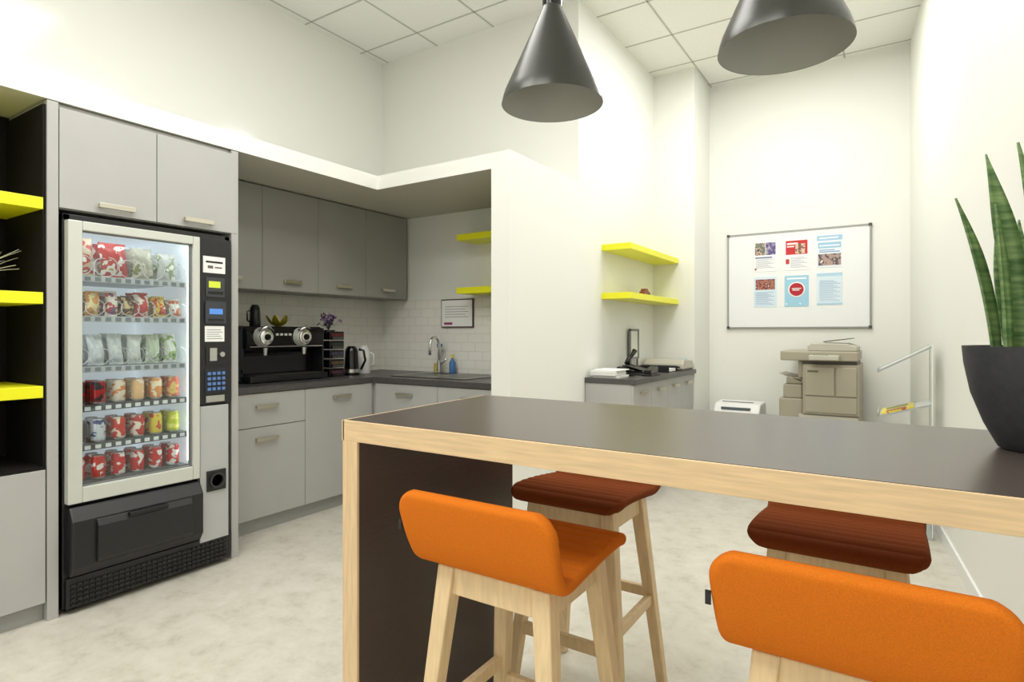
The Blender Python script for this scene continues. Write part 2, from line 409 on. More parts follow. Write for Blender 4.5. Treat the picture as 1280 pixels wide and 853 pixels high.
def bag(y,x,z,w,h,m,edge,tilt=0.0):
    V=[];F=[];n=12;mm=14
    for side in (1,-1):
        for j in range(mm+1):
            v=j/mm
            for i in range(n+1):
                u=i/n*2-1
                mid=0.07<v<0.93
                t=0.026*(max(0,1-u*u)**0.5)*(math.sin(math.pi*(v-0.07)/0.86)**0.6 if mid else 0)
                cr=0.0025*math.sin(9*u+7*v+y*50)*(1 if mid else 0)+ (0.0015*math.sin(40*u) if not mid else 0)
                V.append((x+side*t+cr-tilt*v*h, y+u*w/2*(1-0.07*math.sin(math.pi*v))+0.004*math.sin(5*v+y*90), z+v*h))
    N=(n+1)*(mm+1)
    for s in range(2):
        for j in range(mm):
            for i in range(n):
                a=s*N+j*(n+1)+i; F.append((a,a+1,a+n+2,a+n+1))
    ob=finish('snack_bag',V,F,m,g,smooth=True)
    ob.data.materials.append(edge)
    for p in ob.data.polygons:
        zz=(p.center.z-z)/h
        if zz<0.08 or zz>0.92: p.material_index=1
W_=(236,234,228)
top=[(1.255,0.115,0.185,(206,186,160),(178,44,40),W_),(1.40,0.125,0.175,(188,36,40),(236,232,224),(190,150,90)),(1.535,0.105,0.165,(176,176,160),(210,206,190),(120,130,80)),(1.655,0.10,0.15,(196,198,196),(140,160,120),W_)]
for (yy,w_,h_,a,b,c) in top:
    bag(yy,-3.27,SZ[5],w_,h_,pack(a,b,c,sc=22,rough=0.28),cm(a,0.3),0.10); bag(yy+0.01,-3.36,SZ[5],w_,h_,pack(a,b,c,sc=22,rough=0.28),cm(a,0.3),0.1)
mid=[(1.225,0.062,0.115,(190,120,50),(228,200,110),(120,60,30)),(1.302,0.06,0.12,(214,150,70),(240,222,170),None),(1.385,0.055,0.125,(232,228,222),(190,60,60),(90,100,160)),(1.455,0.05,0.105,(96,60,44),(214,190,140),None),(1.525,0.07,0.125,(196,44,48),(240,232,224),None),(1.61,0.066,0.11,(226,196,80),(196,60,40),W_),(1.69,0.06,0.10,(224,226,222),(206,110,60),None)]
for (yy,w_,h_,a,b,c) in mid:
    bag(yy,-3.26,SZ[4],w_,h_,pack(a,b,c,sc=34,rough=0.28),cm(a,0.3),0.1); bag(yy,-3.34,SZ[4],w_,h_,pack(a,b,c,sc=34,rough=0.28),cm(a,0.3),0.1)
low=[(1.232,0.07,0.12,(214,220,224),(190,200,206),None),(1.32,0.07,0.15,(206,214,220),(226,230,232),None),(1.408,0.068,0.155,(222,226,228),(196,206,212),(150,170,190)),(1.496,0.07,0.15,(208,216,214),(230,232,230),None),(1.584,0.07,0.15,(190,204,180),(226,230,222),(140,166,110)),(1.672,0.07,0.155,(216,220,210),(150,176,110),(96,130,70))]
for (yy,w_,h_,a,b,c) in low:
    bag(yy,-3.27,SZ[3],w_,h_,pack(a,b,c,sc=24,rough=0.28),cm(a,0.3),0.1); bag(yy,-3.35,SZ[3],w_,h_,pack(a,b,c,sc=24,rough=0.28),cm(a,0.3),0.1)
for row,n_,rr in ((5,5,0.046),(4,7,0.036),(3,6,0.040)):
    for k in range(n_):
        yy=1.185+0.548*(k+0.5)/n_
        pts=[(-3.205-0.058*t/(2*math.pi), yy+rr*math.sin(t), SZ[row]+rr+0.002+rr*math.cos(t)) for t in [i*2*math.pi/20 for i in range(81)]]
        tube('spiral',pts,0.0022,M['coil'],g,seg=6)

# ------------------------------------------------------------------ kitchen base cabinets and counter
g=group('kitchen_base_cabinet')
box('carcass_left',-4.05,-3.445,2.0,4.01,0.09,0.90,M['grey'],g)
box('carcass_back',-3.445,-2.155,3.315,4.01,0.09,0.90,M['grey'],g)
boxes('plinth',[(-4.0,-3.47,2.0,3.9,0,0.09),(-3.5,-2.155,3.34,3.9,0,0.09)],M['kick'],g)
X=-3.445
def doorx(y0,y1,z0,z1,hz,hl=0.16):
    box('front',X,X+0.02,y0+0.002,y1-0.002,z0,z1,M['grey'],g,bevel=0.0015)
    handle(g,X+0.02,(y0+y1)/2-0.0,hz,'x',hl)
doorx(2.05,2.66,0.68,0.893,0.81); doorx(2.05,2.66,0.095,0.675,0.60)
doorx(2.66,3.285,0.095,0.893,0.82)
box('filler',X,X+0.018,2.0,2.048,0.095,0.893,M['grey'],g)
Y=3.315
for (a,b) in ((-3.40,-2.775),(-2.775,-2.157)):
    box('front',a+0.002,b-0.002,Y-0.02,Y,0.095,0.893,M['grey'],g,bevel=0.0015); handle(g,(a+b)/2,Y-0.02,0.82,'y',0.16)
prism('countertop',[(-4.058,2.0),(-3.415,2.0),(-3.415,3.285),(-2.152,3.285),(-2.152,4.018),(-4.058,4.018)],0.90,0.94,M['ctop'],g,bevel=0.002)
g=group('kitchen_sink')
boxes('rim',[(-3.36,-2.62,3.42,3.45,0.94,0.948),(-3.36,-2.62,3.87,3.90,0.94,0.948),(-3.36,-3.33,3.45,3.87,0.94,0.948),(-2.65,-2.62,3.45,3.87,0.94,0.948),(-3.02,-2.99,3.45,3.87,0.94,0.948)],M['steel'],g,bevel=0.002)
box('basin_floor',-3.33,-3.02,3.45,3.87,0.9405,0.9415,cm((90,92,94),0.3,0.9),g)
boxes('drainboard',[(-2.98+0.045*i,-2.96+0.045*i,3.46,3.86,0.941,0.946) for i in range(7)],M['steel'],g)
box('drain_sheet',-2.99,-2.65,3.45,3.87,0.9403,0.9415,M['steel'],g)
g=group('sink_faucet')
fx,fy=-3.25,3.885
cyl('base',(fx,fy,0.948),0.022,0.03,M['chrome'],g)
pts=[(fx,fy,0.97),(fx,fy,1.17)]+[(fx+0.0,fy-0.06+0.06*math.cos(a),1.17+0.08*math.sin(a)) for a in [i*math.pi/12 for i in range(1,13)]]+[(fx,fy-0.12,1.10)]
tube('spout',pts,0.012,M['chrome'],g,seg=12)
cyl('cap',(fx,fy,0.975),0.019,0.07,M['chrome'],g)
tube('lever',[(fx+0.015,fy,1.02),(fx+0.05,fy,1.04),(fx+0.08,fy,1.07)],0.006,M['chrome'],g)
g=group('dish_soap_bottle')
lathe('bottle',[(0,0),(0.026,0),(0.028,0.02),(0.028,0.09),(0.012,0.12),(0.012,0.13),(0,0.13)],(-3.16,3.95,0.9405),cm((70,120,180),0.2),g)
cyl('cap',(-3.16,3.95,1.0705),0.012,0.03,cm((225,205,80)),g)
g=group('dish_brush')
cyl('cup',(-3.33,3.955,0.9405),0.03,0.08,cm((210,190,90)),g)
tube('handle',[(-3.33,3.955,0.96),(-3.32,3.95,1.10),(-3.30,3.95,1.17)],0.006,M['white'],g)
lathe('bristles',[(0,0),(0.022,0.0),(0.026,0.03),(0,0.034)],(-3.30,3.95,1.16),cm((70,130,190)),g,seg=16)

# upper cabinets
g=group('kitchen_wall_cabinet')
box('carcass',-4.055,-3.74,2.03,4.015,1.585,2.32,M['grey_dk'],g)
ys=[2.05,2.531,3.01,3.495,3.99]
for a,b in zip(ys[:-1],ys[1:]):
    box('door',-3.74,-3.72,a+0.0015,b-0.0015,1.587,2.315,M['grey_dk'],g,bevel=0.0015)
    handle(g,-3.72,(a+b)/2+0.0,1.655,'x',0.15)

for z in (2.03,1.60):
    box('floating_shelf',-2.98,-2.152,3.775,4.028,z,z+0.05,M['yellow'],bevel=0.002)
for z in (1.955,1.56):
    box('floating_shelf',-2.01,-1.76,4.45,5.688,z,z+0.05,M['yellow'],bevel=0.002)
g=group('framed_notice')
box('frame',-3.327,-2.979,4.002,4.018,1.33,1.575,cm((80,46,66)),g,bevel=0.003)
box('sheet',-3.317,-2.989,3.999,4.002,1.34,1.565,M['paper'],g)
boxes('text',[(-3.28,-3.03-0.03*(i%2),3.998,3.999,1.42+0.022*i,1.424+0.022*i) for i in range(5)],cm((150,140,150)),g)
box('logo',-3.29,-3.20,3.998,3.999,1.355,1.375,cm((150,60,110)),g)

# ------------------------------------------------------------------ coffee machine & counter items
g=group('coffee_machine')
prism_y('body',[(-3.98,0.955),(-3.78,0.955),(-3.78,1.15),(-3.66,1.17),(-3.64,1.20),(-3.64,1.29),(-3.68,1.33),(-3.98,1.33)],2.36,3.0,M['blackg'],g,bevel=0.01)
box('base_tray',-3.98,-3.60,2.36,3.0,0.945,0.99,M['black'],g,bevel=0.006)
boxes('drip_grid',[(-3.75,-3.62,2.42+0.018*i,2.426+0.018*i,0.99,0.994) for i in range(30)],M['steel'],g)
boxes('base_feet',[(-3.95,-3.9,2.4,2.45,0.94,0.946),(-3.95,-3.9,2.92,2.97,0.94,0.946),(-3.68,-3.63,2.4,2.45,0.94,0.946),(-3.68,-3.63,2.92,2.97,0.94,0.946)],M['black'],g)
box('front_band',-3.645,-3.635,2.38,2.98,1.185,1.192,M['chrome'],g)
box('rear_grille',-3.785,-3.775,2.42,2.94,1.0,1.12,cm((60,60,62),0.3,0.6),g)
box('side_end',-3.98,-3.66,3.0,3.015,0.95,1.32,M['black'],g,bevel=0.006)
for yy in (2.475,2.79):
    lathe('brew_head',[(0,0.05),(0.03,0.05),(0.055,0.035),(0.068,0.0),(0.068,-0.02),(0,-0.02)],(-3.63,yy,1.255),M['silver'],g,axis='X',seg=36)
    lathe('brew_ring',[(0.040,0.046),(0.050,0.042),(0.054,0.03),(0.04,0.03)],(-3.628,yy,1.255),M['chrome'],g,axis='X',seg=36)
    lathe('brew_hub',[(0,0.062),(0.02,0.062),(0.024,0.045),(0,0.045)],(-3.63,yy,1.255),M['blackg'],g,axis='X',seg=24)
    tube('lever',[(-3.6,yy-0.055,1.30),(-3.575,yy,1.33),(-3.6,yy+0.055,1.30)],0.010,M['chrome'],g)
    lathe('spout',[(0,0),(0.014,0),(0.02,0.05),(0,0.05)],(-3.61,yy,1.13),M['chrome'],g,seg=20)
boxes('buttons',[(-3.642,-3.634,2.58+0.035*i,2.60+0.035*i,1.265,1.28) for i in range(4)],M['silver'],g)
box('water_tank',-3.96,-3.66,2.13,2.355,0.945,1.32,clear('tank_blue',(150,176,205),0.1),g,bevel=0.012)
box('tank_lid',-3.96,-3.66,2.13,2.355,1.32,1.332,M['black'],g,bevel=0.004)
g=group('milk_frother')
lathe('jug',[(0,0),(0.035,0),(0.038,0.01),(0.034,0.11),(0.030,0.115),(0.034,0.125),(0.02,0.15),(0,0.152)],(-3.76,2.5,1.33),M['blackg'],g)
tube('handle',[(-3.76,2.465,1.44),(-3.75,2.435,1.43),(-3.75,2.435,1.37),(-3.76,2.462,1.36)],0.006,M['blackg'],g)
g=group('petal_bowl')
for i in range(7):
    a=i*2*math.pi/7; c=Vector((-3.78,2.70,1.331)); d=Vector((math.cos(a),math.sin(a),0)); s=Vector((-d.y,d.x,0))
    V=[];F=[]
    for j in range(6):
        t=j/5; w=0.028*math.sin(math.pi*(0.12+0.8*t))
        for k in (-1,0,1): V.append(c+d*(0.015+0.075*t)+s*(w*k)+Vector((0,0,0.075*t*t+0.002+(0.004 if k else 0))))
    for j in range(5):
        for k in range(2): F.append((j*3+k,j*3+k+1,j*3+k+4,j*3+k+3))
    finish('petal',V,F,cm((200,185,30) if i%2 else (120,112,20),0.4),g,smooth=True)
cyl('foot',(-3.78,2.70,1.3305),0.022,0.006,cm((150,140,20),0.4),g)
g=group('capsule_organizer')
for j in range(5):
    box('drawer',-3.86,-3.66,3.07,3.21,0.942+0.072*j,1.007+0.072*j,M['blackg'],g,bevel=0.004)
    box('drawer_lip',-3.66,-3.645,3.085,3.195,0.945+0.072*j,0.965+0.072*j,clear('smoke',(110,110,110),0.15),g)
    boxes('capsules',[(-3.659,-3.652,3.085+0.028*i,3.107+0.028*i,0.968+0.072*j,0.99+0.072*j) for i in range(4)],cm([(100,60,80),(110,90,60),(80,80,96),(60,66,60),(110,50,50)][j],0.3,0.4),g)
cyl('top_dish',(-3.76,3.14,1.295),0.05,0.012,M['blackg'],g)
g=group('flower_bunch')
for i in range(34):
    a=random.uniform(0,6.28); r=random.uniform(0.0,0.09); h=random.uniform(0.03,0.12)
    c=Vector((-3.76+r*math.cos(a),3.14+r*math.sin(a),1.312+h))
    V=[c+Vector((random.uniform(-1,1),random.uniform(-1,1),random.uniform(-0.6,1)))*0.024 for _ in range(6)]
    finish('petal',V,[(0,1,2),(1,2,3),(2,3,4),(3,4,5),(4,5,0)],cm(random.choice([(76,40,86),(110,80,120),(50,34,60),(140,120,150)]),0.5),g)
    tube('stem',[(-3.76,3.14,1.308),tuple(c)],0.0012,cm((60,50,60)),g,seg=4)
g=group('electric_kettle')
lathe('body',[(0,0),(0.066,0),(0.066,0.015),(0.060,0.02),(0.052,0.19),(0.046,0.215),(0.03,0.235),(0,0.238)],(-3.72,3.34,0.9405),M['blackg'],g)
tube('handle',[(-3.68,3.38,1.15),(-3.655,3.41,1.14),(-3.645,3.42,1.06),(-3.67,3.395,0.985)],0.010,M['blackg'],g)
lathe('steel_band',[(0.0615,0.022),(0.0618,0.022),(0.0605,0.05),(0.0600,0.05)],(-3.72,3.34,0.9405),M['steel'],g)
g=group('thermos_jug')
lathe('body',[(0,0),(0.052,0),(0.055,0.01),(0.05,0.19),(0.036,0.215),(0.036,0.235),(0,0.24)],(-3.80,3.55,0.9405),M['white'],g)
tube('handle',[(-3.76,3.58,1.12),(-3.735,3.60,1.10),(-3.735,3.60,1.02),(-3.755,3.585,1.0)],0.007,M['white'],g)

# ------------------------------------------------------------------ alcove cabinet
g=group('alcove_sideboard')
box('carcass',-2.005,-1.635,4.14,5.685,0.08,0.90,M['grey'],g)
box('plinth',-2.0,-1.66,4.15,5.68,0,0.08,M['kick'],g)
for k in range(4):
    a=4.14+k*0.386
    box('front',-1.635,-1.615,a+0.002,a+0.384,0.085,0.895,M['grey'],g,bevel=0.0015)
    handle(g,-1.615,a+0.193,0.83,'x',0.14)
box('top',-2.008,-1.59,4.132,5.688,0.90,0.94,M['ctop'],g,bevel=0.002)
g=group('paper_stack')
for i in range(7):
    o=random.uniform(-0.012,0.012)
    box('sheets',-1.97+o,-1.76+o,4.18+o,4.38+o,0.9405+0.009*i,0.9485+0.009*i,M['paper'],g)
g=group('desk_phone')
prism_y('base',[(-1.97,0.9405),(-1.77,0.9405),(-1.77,0.955),(-1.97,1.01)],4.78,5.0,M['black'],g,bevel=0.006)
tube('handset',[(-1.93,4.80,1.02),(-1.93,4.82,1.06),(-1.91,4.86,1.09),(-1.90,4.90,1.13)],0.018,M['blackg'],g,radii=[0.026,0.016,0.016,0.024])
boxes('keys',[(-1.88+0.03*i,-1.862+0.03*i,4.86+0.03*j,4.88+0.03*j,0.975-0.0075*i,0.985-0.0075*i) for i in range(3) for j in range(4)],cm((120,120,120)),g)
g=group('stapler')
for k,(yy,sx) in enumerate(((4.45,0.0),(4.58,0.02))):
    prism_y('base',[(-1.90+sx,0.9405),(-1.74+sx,0.9405),(-1.74+sx,0.95),(-1.90+sx,0.955)],yy,yy+0.04,M['black'],g,bevel=0.003)
    prism_y('arm',[(-1.90+sx,0.957),(-1.88+sx,1.01),(-1.86+sx,1.015),(-1.74+sx,0.985),(-1.74+sx,0.97)],yy+0.005,yy+0.035,M['blackg'],g,bevel=0.004)
    box('hinge',-1.9+sx,-1.87+sx,yy+0.004,yy+0.036,0.95,0.99,M['steel'],g)
g=group('hole_punch')
box('base',-1.70,-1.61,4.52,4.72,0.9405,0.955,M['black'],g,bevel=0.004)
prism_x('arm',[(4.54,0.957),(4.54,0.985),(4.70,1.015),(4.715,0.99),(4.70,0.957)],-1.685,-1.625,M['blackg'],g,bevel=0.004)
g=group('document_tray')
boxes('tray',[(-1.95,-1.64,5.03,5.26,0.9405,0.946),(-1.95,-1.64,5.03,5.035,0.946,0.99),(-1.95,-1.64,5.255,5.26,0.946,0.99),(-1.95,-1.945,5.03,5.26,0.946,0.99)],M['black'],g)
box('papers',-1.93,-1.65,5.05,5.24,0.947,0.97,M['paper'],g)
g=group('sign_frame')
boxes('frame',[(-1.99,-1.972,4.985,5.003,1.05,1.32),(-1.99,-1.972,5.18,5.198,1.05,1.32),(-1.99,-1.972,4.985,5.198,1.302,1.32),(-1.99,-1.972,4.985,5.198,1.05,1.068)],cm((130,132,130),0.4,0.5),g,bevel=0.002)
box('glass',-1.986,-1.98,5.0,5.18,1.065,1.305,cm((222,226,214),0.2),g)
boxes('legs',[(-1.99,-1.975,5.0,5.01,0.9405,1.05),(-1.99,-1.975,5.17,5.18,0.9405,1.05),(-1.995,-1.95,4.99,5.02,0.9405,0.944),(-1.995,-1.95,5.16,5.19,0.9405,0.944)],cm((130,132,130),0.4,0.5),g)
g=group('laminator')
prism_x('body',[(5.3,0.955),(5.3,1.0),(5.34,1.045),(5.6,1.03),(5.64,0.99),(5.64,0.955)],-1.97,-1.60,M['printer2'],g,bevel=0.01)
box('base',-1.96,-1.61,5.31,5.63,0.9405,0.957,M['printerd'],g)
boxes('slot',[(-1.94,-1.63,5.296,5.302,0.97,0.982)],M['black'],g)
box('controls',-1.68,-1.63,5.40,5.54,1.030,1.044,cm((150,190,210)),g)
g=group('toy_car')
cz=1.6125
prism_x('body',[(5.0,cz+0.012),(5.0,cz+0.035),(5.03,cz+0.04),(5.05,cz+0.065),(5.09,cz+0.065),(5.12,cz+0.04),(5.15,cz+0.035),(5.15,cz+0.012)],-1.90,-1.85,cm((130,70,54)),g,bevel=0.004)
for yy in (5.03,5.12):
    cyl('wheel',(-1.905,yy,cz+0.015),0.015,0.06,cm((110,104,60)),g,axis='X',seg=20)

# ------------------------------------------------------------------ whiteboard with posters
g=group('whiteboard')
bx0,bx1,bz0,bz1=-1.417,-0.187,1.338,2.262
box('board',bx0,bx1,6.222,6.236,bz0,bz1,M['whiteg'],g)
boxes('frame',[(bx0-0.008,bx1+0.008,6.214,6.238,bz0-0.008,bz0+0.005),(bx0-0.008,bx1+0.008,6.214,6.238,bz1-0.005,bz1+0.008),(bx0-0.008,bx0+0.005,6.214,6.238,bz0,bz1),(bx1-0.005,bx1+0.008,6.214,6.238,bz0,bz1)],cm((150,152,150),0.35,0.6),g)
boxes('corners',[(a-0.013,a+0.013,6.212,6.239,b-0.013,b+0.013) for a in (bx0,bx1) for b in (bz0,bz1)],cm((70,70,72)),g)
xs=(-1.069,-0.79,-0.512); zs=(2.035,1.685)
def poster(i,j,base,blocks):
    cx,cz=xs[i],zs[j]; w,h=0.21,0.297
    if i==2: cz+=0.01
    box('poster',cx-w/2,cx+w/2,6.219,6.222,cz-h/2,cz+h/2,cm(base,0.6),g)
    for k,bl in enumerate(blocks):
        (u0,u1,v0,v1,c)=bl[:5]
        d=0.00012*k
        m_=cm(c,0.6) if len(bl)<6 else pack(c,bl[5],bl[6],sc=34,rough=0.6,thr=0.5)
        box('poster_print',cx-w/2+w*u0,cx-w/2+w*u1,6.2185-d,6.219-d*0.5,cz-h/2+h*v0,cz-h/2+h*v1,m_,g)
def txt(n,c,a=0.08,b=0.9,v0=0.08,st=0.045,hh=0.014): return [(a,b-0.13*((k*7)%3),v0+st*k,v0+st*k+hh,c) for k in range(n)]
poster(0,0,(246,246,246),[(0.05,0.5,0.54,0.95,(110,120,110),(200,170,150),(60,60,80)),(0.52,0.95,0.54,0.95,(90,80,130),(150,140,180),(210,190,180)),(0.04,0.12,0.05,0.12,(190,60,60)),(0.06,0.8,0.44,0.48,(90,100,150))]+txt(7,(170,175,190),0.1,0.9,0.12))
poster(1,0,(246,246,246),[(0.05,0.95,0.5,0.95,(200,44,48)),(0.1,0.55,0.82,0.88,(245,235,235)),(0.1,0.4,0.74,0.78,(245,235,235)),(0.45,0.85,0.52,0.84,(220,190,170),(130,90,76),(236,230,226)),(0.05,0.2,0.2,0.36,(200,60,60))]+txt(8,(176,182,196),0.25,0.95))
poster(2,0,(232,239,246),[(0,1,0.84,1.0,(165,200,226)),(0.1,0.85,0.90,0.94,(250,250,250)),(0.05,0.95,0.60,0.78,(160,198,224)),(0.1,0.9,0.66,0.70,(240,246,250)),(0.05,0.95,0.06,0.42,(176,150,140),(90,80,90),(230,214,206)),(0.1,0.9,0.47,0.5,(130,160,200)),(0.1,0.7,0.53,0.555,(130,160,200))])
poster(0,1,(214,230,241),[(0.08,0.92,0.58,0.92,(170,110,96),(120,60,56),(224,200,186))]+txt(10,(150,178,208)))
poster(1,1,(160,206,228),[(0.05,0.95,0.05,0.12,(245,245,245),(160,206,228),None),(0.1,0.9,0.88,0.93,(240,246,250))])
cyl('poster_disc',(-0.79,6.2178,1.70),0.062,-0.003,cm((180,24,40)),g,axis='Y',seg=32)
cyl('poster_ring',(-0.79,6.2185,1.70),0.073,-0.002,cm((245,240,240)),g,axis='Y',seg=32)
boxes('poster_disc_text',[(-0.83,-0.75,6.213,6.2145,1.705,1.713),(-0.825,-0.765,6.213,6.2145,1.69,1.698)],M['paper'],g)
poster(2,1,(218,233,243),[(0,1,0.9,1.0,(180,212,232)),(0,1,0.0,0.06,(180,212,232))]+txt(15,(170,196,220),0.1,0.92,0.12))

# ------------------------------------------------------------------ photocopier
g=group('photocopier')
box('paper_cabinet',-0.70,-0.24,5.57,6.15,0.03,0.60,M['printer'],g,bevel=0.008)
boxes('drawers',[(-0.69,-0.25,5.555,5.57,0.06+0.135*k,0.185+0.135*k) for k in range(4)],M['printer2'],g,bevel=0.004)
boxes('drawer_grips',[(-0.54,-0.40,5.55,5.556,0.14+0.135*k,0.16+0.135*k) for k in range(4)],M['printerd'],g)
boxes('casters',[(-0.68,-0.62,5.6,5.66,0,0.03),(-0.32,-0.26,5.6,5.66,0,0.03),(-0.68,-0.62,6.05,6.11,0,0.03),(-0.32,-0.26,6.05,6.11,0,0.03)],M['black'],g)
box('engine',-0.66,-0.24,5.55,6.15,0.60,1.02,M['printer'],g,bevel=0.01)
box('front_cover',-0.64,-0.42,5.535,5.55,0.76,1.0,M['printer'],g,bevel=0.006)
box('side_cover',-0.41,-0.26,5.535,5.55,0.76,1.0,M['printer'],g,bevel=0.006)
box('toner_cover',-0.64,-0.26,5.538,5.55,0.62,0.75,M['printer'],g,bevel=0.004)
box('badge',-0.62,-0.54,5.533,5.536,0.955,0.97,M['printerd'],g)
boxes('finisher',[(-0.85,-0.665,5.6,6.1,0.40,0.72),(-0.82,-0.67,5.62,6.1,0.72,0.84),(-0.80,-0.67,5.65,6.1,0.84,0.90),(-0.70,-0.66,5.6,6.1,0.9,1.05)],M['printer'],g,bevel=0.01)
prism_y('output_tray',[(-0.86,0.93),(-0.84,0.92),(-0.66,0.86),(-0.66,0.87)],5.65,6.05,M['printer2'],g)
box('scanner',-0.83,-0.25,5.53,6.15,1.05,1.13,M['printer'],g,bevel=0.01)
box('scanner_neck',-0.66,-0.26,5.58,6.12,1.02,1.05,M['printerd'],g)
prism_y('document_feeder',[(-0.62,1.13),(-0.26,1.13),(-0.26,1.17),(-0.34,1.195),(-0.60,1.20),(-0.63,1.17)],5.6,6.1,M['printer2'],g,bevel=0.008)
prism_y('feeder_tray',[(-0.50,1.205),(-0.30,1.235),(-0.30,1.242),(-0.52,1.212)],5.65,6.02,M['printerd'],g)
box('control_panel',-0.60,-0.38,5.42,5.53,1.06,1.10,M['printer2'],g,bevel=0.006)
box('control_screen',-0.57,-0.46,5.45,5.51,1.10,1.102,cm((90,130,110)),g)

g=group('paper_shredder')
box('bin',-1.43,-1.06,5.78,6.08,0.0,0.49,M['white'],g,bevel=0.012)
prism_x('head',[(5.76,0.49),(5.76,0.55),(5.82,0.62),(6.06,0.63),(6.10,0.59),(6.10,0.49)],-1.45,-1.04,M['white'],g,bevel=0.012)
box('slot',-1.40,-1.12,5.90,5.93,0.620,0.628,cm((100,102,105)),g)
box('front_strip',-1.38,-1.12,5.765,5.79,0.565,0.588,cm((90,100,104)),g)
box('window',-1.40,-1.1,5.774,5.781,0.2,0.4,M['blackg'],g)

# ------------------------------------------------------------------ acrylic brochure stand
g=group('brochure_stand')
edge=cm((176,180,180),0.3,0.2)
def tray(zl,zh,y0,y1,xl=-0.09,xh=0.19,mg=None):
    prism_y('tray_floor',[(xl,zl),(xh,zh),(xh,zh+0.006),(xl,zl+0.006)],y0,y1,cm((226,230,230),0.25),g)
    prism_y('tray_edge',[(xl,zl),(xh,zh),(xh-0.003,zh+0.012),(xl-0.004,zl+0.012)],y0-0.004,y0,edge,g)
    prism_y('tray_edge_far',[(xl,zl),(xh,zh),(xh-0.003,zh+0.02),(xl-0.003,zl+0.02)],y1,y1+0.004,M['acryl'],g)
    box('tray_lip',xl-0.006,xl,y0-0.004,y1+0.004,zl,zl+0.03,edge,g)
tray(1.03,1.19,4.48,4.80); tray(0.74,0.83,4.48,4.80)
box('back_sheet',0.19,0.195,4.47,4.81,0.02,1.21,M['acryl'],g)
boxes('back_edges',[(0.19,0.196,4.467,4.47,0.02,1.21),(0.19,0.196,4.81,4.813,0.02,1.21)],cm((236,240,240),0.3),g)
box('foot',-0.09,0.195,4.47,4.82,0.0,0.02,cm((190,194,194),0.3,0.3),g)
g2=group('brochure_stack')
prism_y('magazine',[(-0.075,0.752),(0.10,0.809),(0.10,0.822),(-0.075,0.765)],4.5,4.78,pack((230,210,60),(236,222,90),(190,90,50),sc=20,rough=0.4,thr=0.55),g2)
prism_y('cover_print',[(-0.05,0.7735),(0.06,0.8095),(0.06,0.811),(-0.05,0.775)],4.52,4.6,cm((170,90,50),0.4),g2)
prism_y('cover_print',[(-0.05,0.7735),(0.07,0.8125),(0.07,0.814),(-0.05,0.775)],4.66,4.74,cm((120,130,80),0.4),g2)

# ------------------------------------------------------------------ bar table
g=group('bar_table')
BT=1.05; th=0.055
def brx(y): return wx(y)-0.008
prism('top_core',[(-1.235,1.088),(brx(1.088),1.088),(brx(1.80),1.80),(-1.285,1.80)],BT-th,BT-0.003,M['oak'],g)
prism('top_laminate',[(-1.230,1.086),(brx(1.086),1.086),(brx(1.80),1.80),(-1.283,1.80)],BT-0.003,BT,M['bartop'],g)
prism('edge_front',[(-1.237,1.08),(brx(1.08),1.08),(brx(1.088),1.088),(-1.237,1.088)],BT-th,BT-0.001,M['oak'],g,bevel=0.001)
prism('edge_left',[(-1.240,1.08),(-1.232,1.08),(-1.285,1.80),(-1.293,1.80)],BT-th,BT-0.001,M['oak'],g)
box('leg_core',-1.232,-1.187,1.088,1.83,0.0,BT-th,M['barleg'],g)
box('leg_edge',-1.237,-1.182,1.08,1.088,0.0,BT-th,M['oakv'],g,bevel=0.001)
box('leg_face',-1.187,-1.182,1.088,1.83,0.0,BT-th,M['barleg'],g)
box('wall_batten',brx(1.5)-0.06,brx(1.78)-0.002,1.2,1.78,BT-th-0.06,BT-th,M['oak'],g)

# ------------------------------------------------------------------ bar stools
def catmull(P,n):
    out=[]; m=len(P)
    for i in range(m-1):
        p0=P[max(i-1,0)];p1=P[i];p2=P[i+1];p3=P[min(i+2,m-1)]
        for k in range(n):
            t=k/n
            out.append(tuple(0.5*((2*p1[a])+(-p0[a]+p2[a])*t+(2*p0[a]-5*p1[a]+4*p2[a]-p3[a])*t*t+(-p0[a]+3*p1[a]-3*p2[a]+p3[a])*t**3) for a in range(2)))
    out.append(P[-1]); return out
def resample(P,n):
    d=[0]
    for a,b in zip(P[:-1],P[1:]): d.append(d[-1]+math.dist(a,b))
    L=d[-1]; out=[]; j=0
    for i in range(n+1):
        s=L*i/n
        while j<len(d)-2 and d[j+1]<s: j+=1
        t=(s-d[j])/max(d[j+1]-d[j],1e-9)
        out.append(((P[j][0]+(P[j+1][0]-P[j][0])*t),(P[j][1]+(P[j+1][1]-P[j][1])*t)))
    return out,L
PROF=[(0.205,0.708),(0.195,0.730),(0.15,0.741),(0.05,0.738),(-0.06,0.728),(-0.13,0.722),(-0.17,0.738),(-0.192,0.775),(-0.208,0.82),(-0.222,0.87),(-0.228,0.905)]
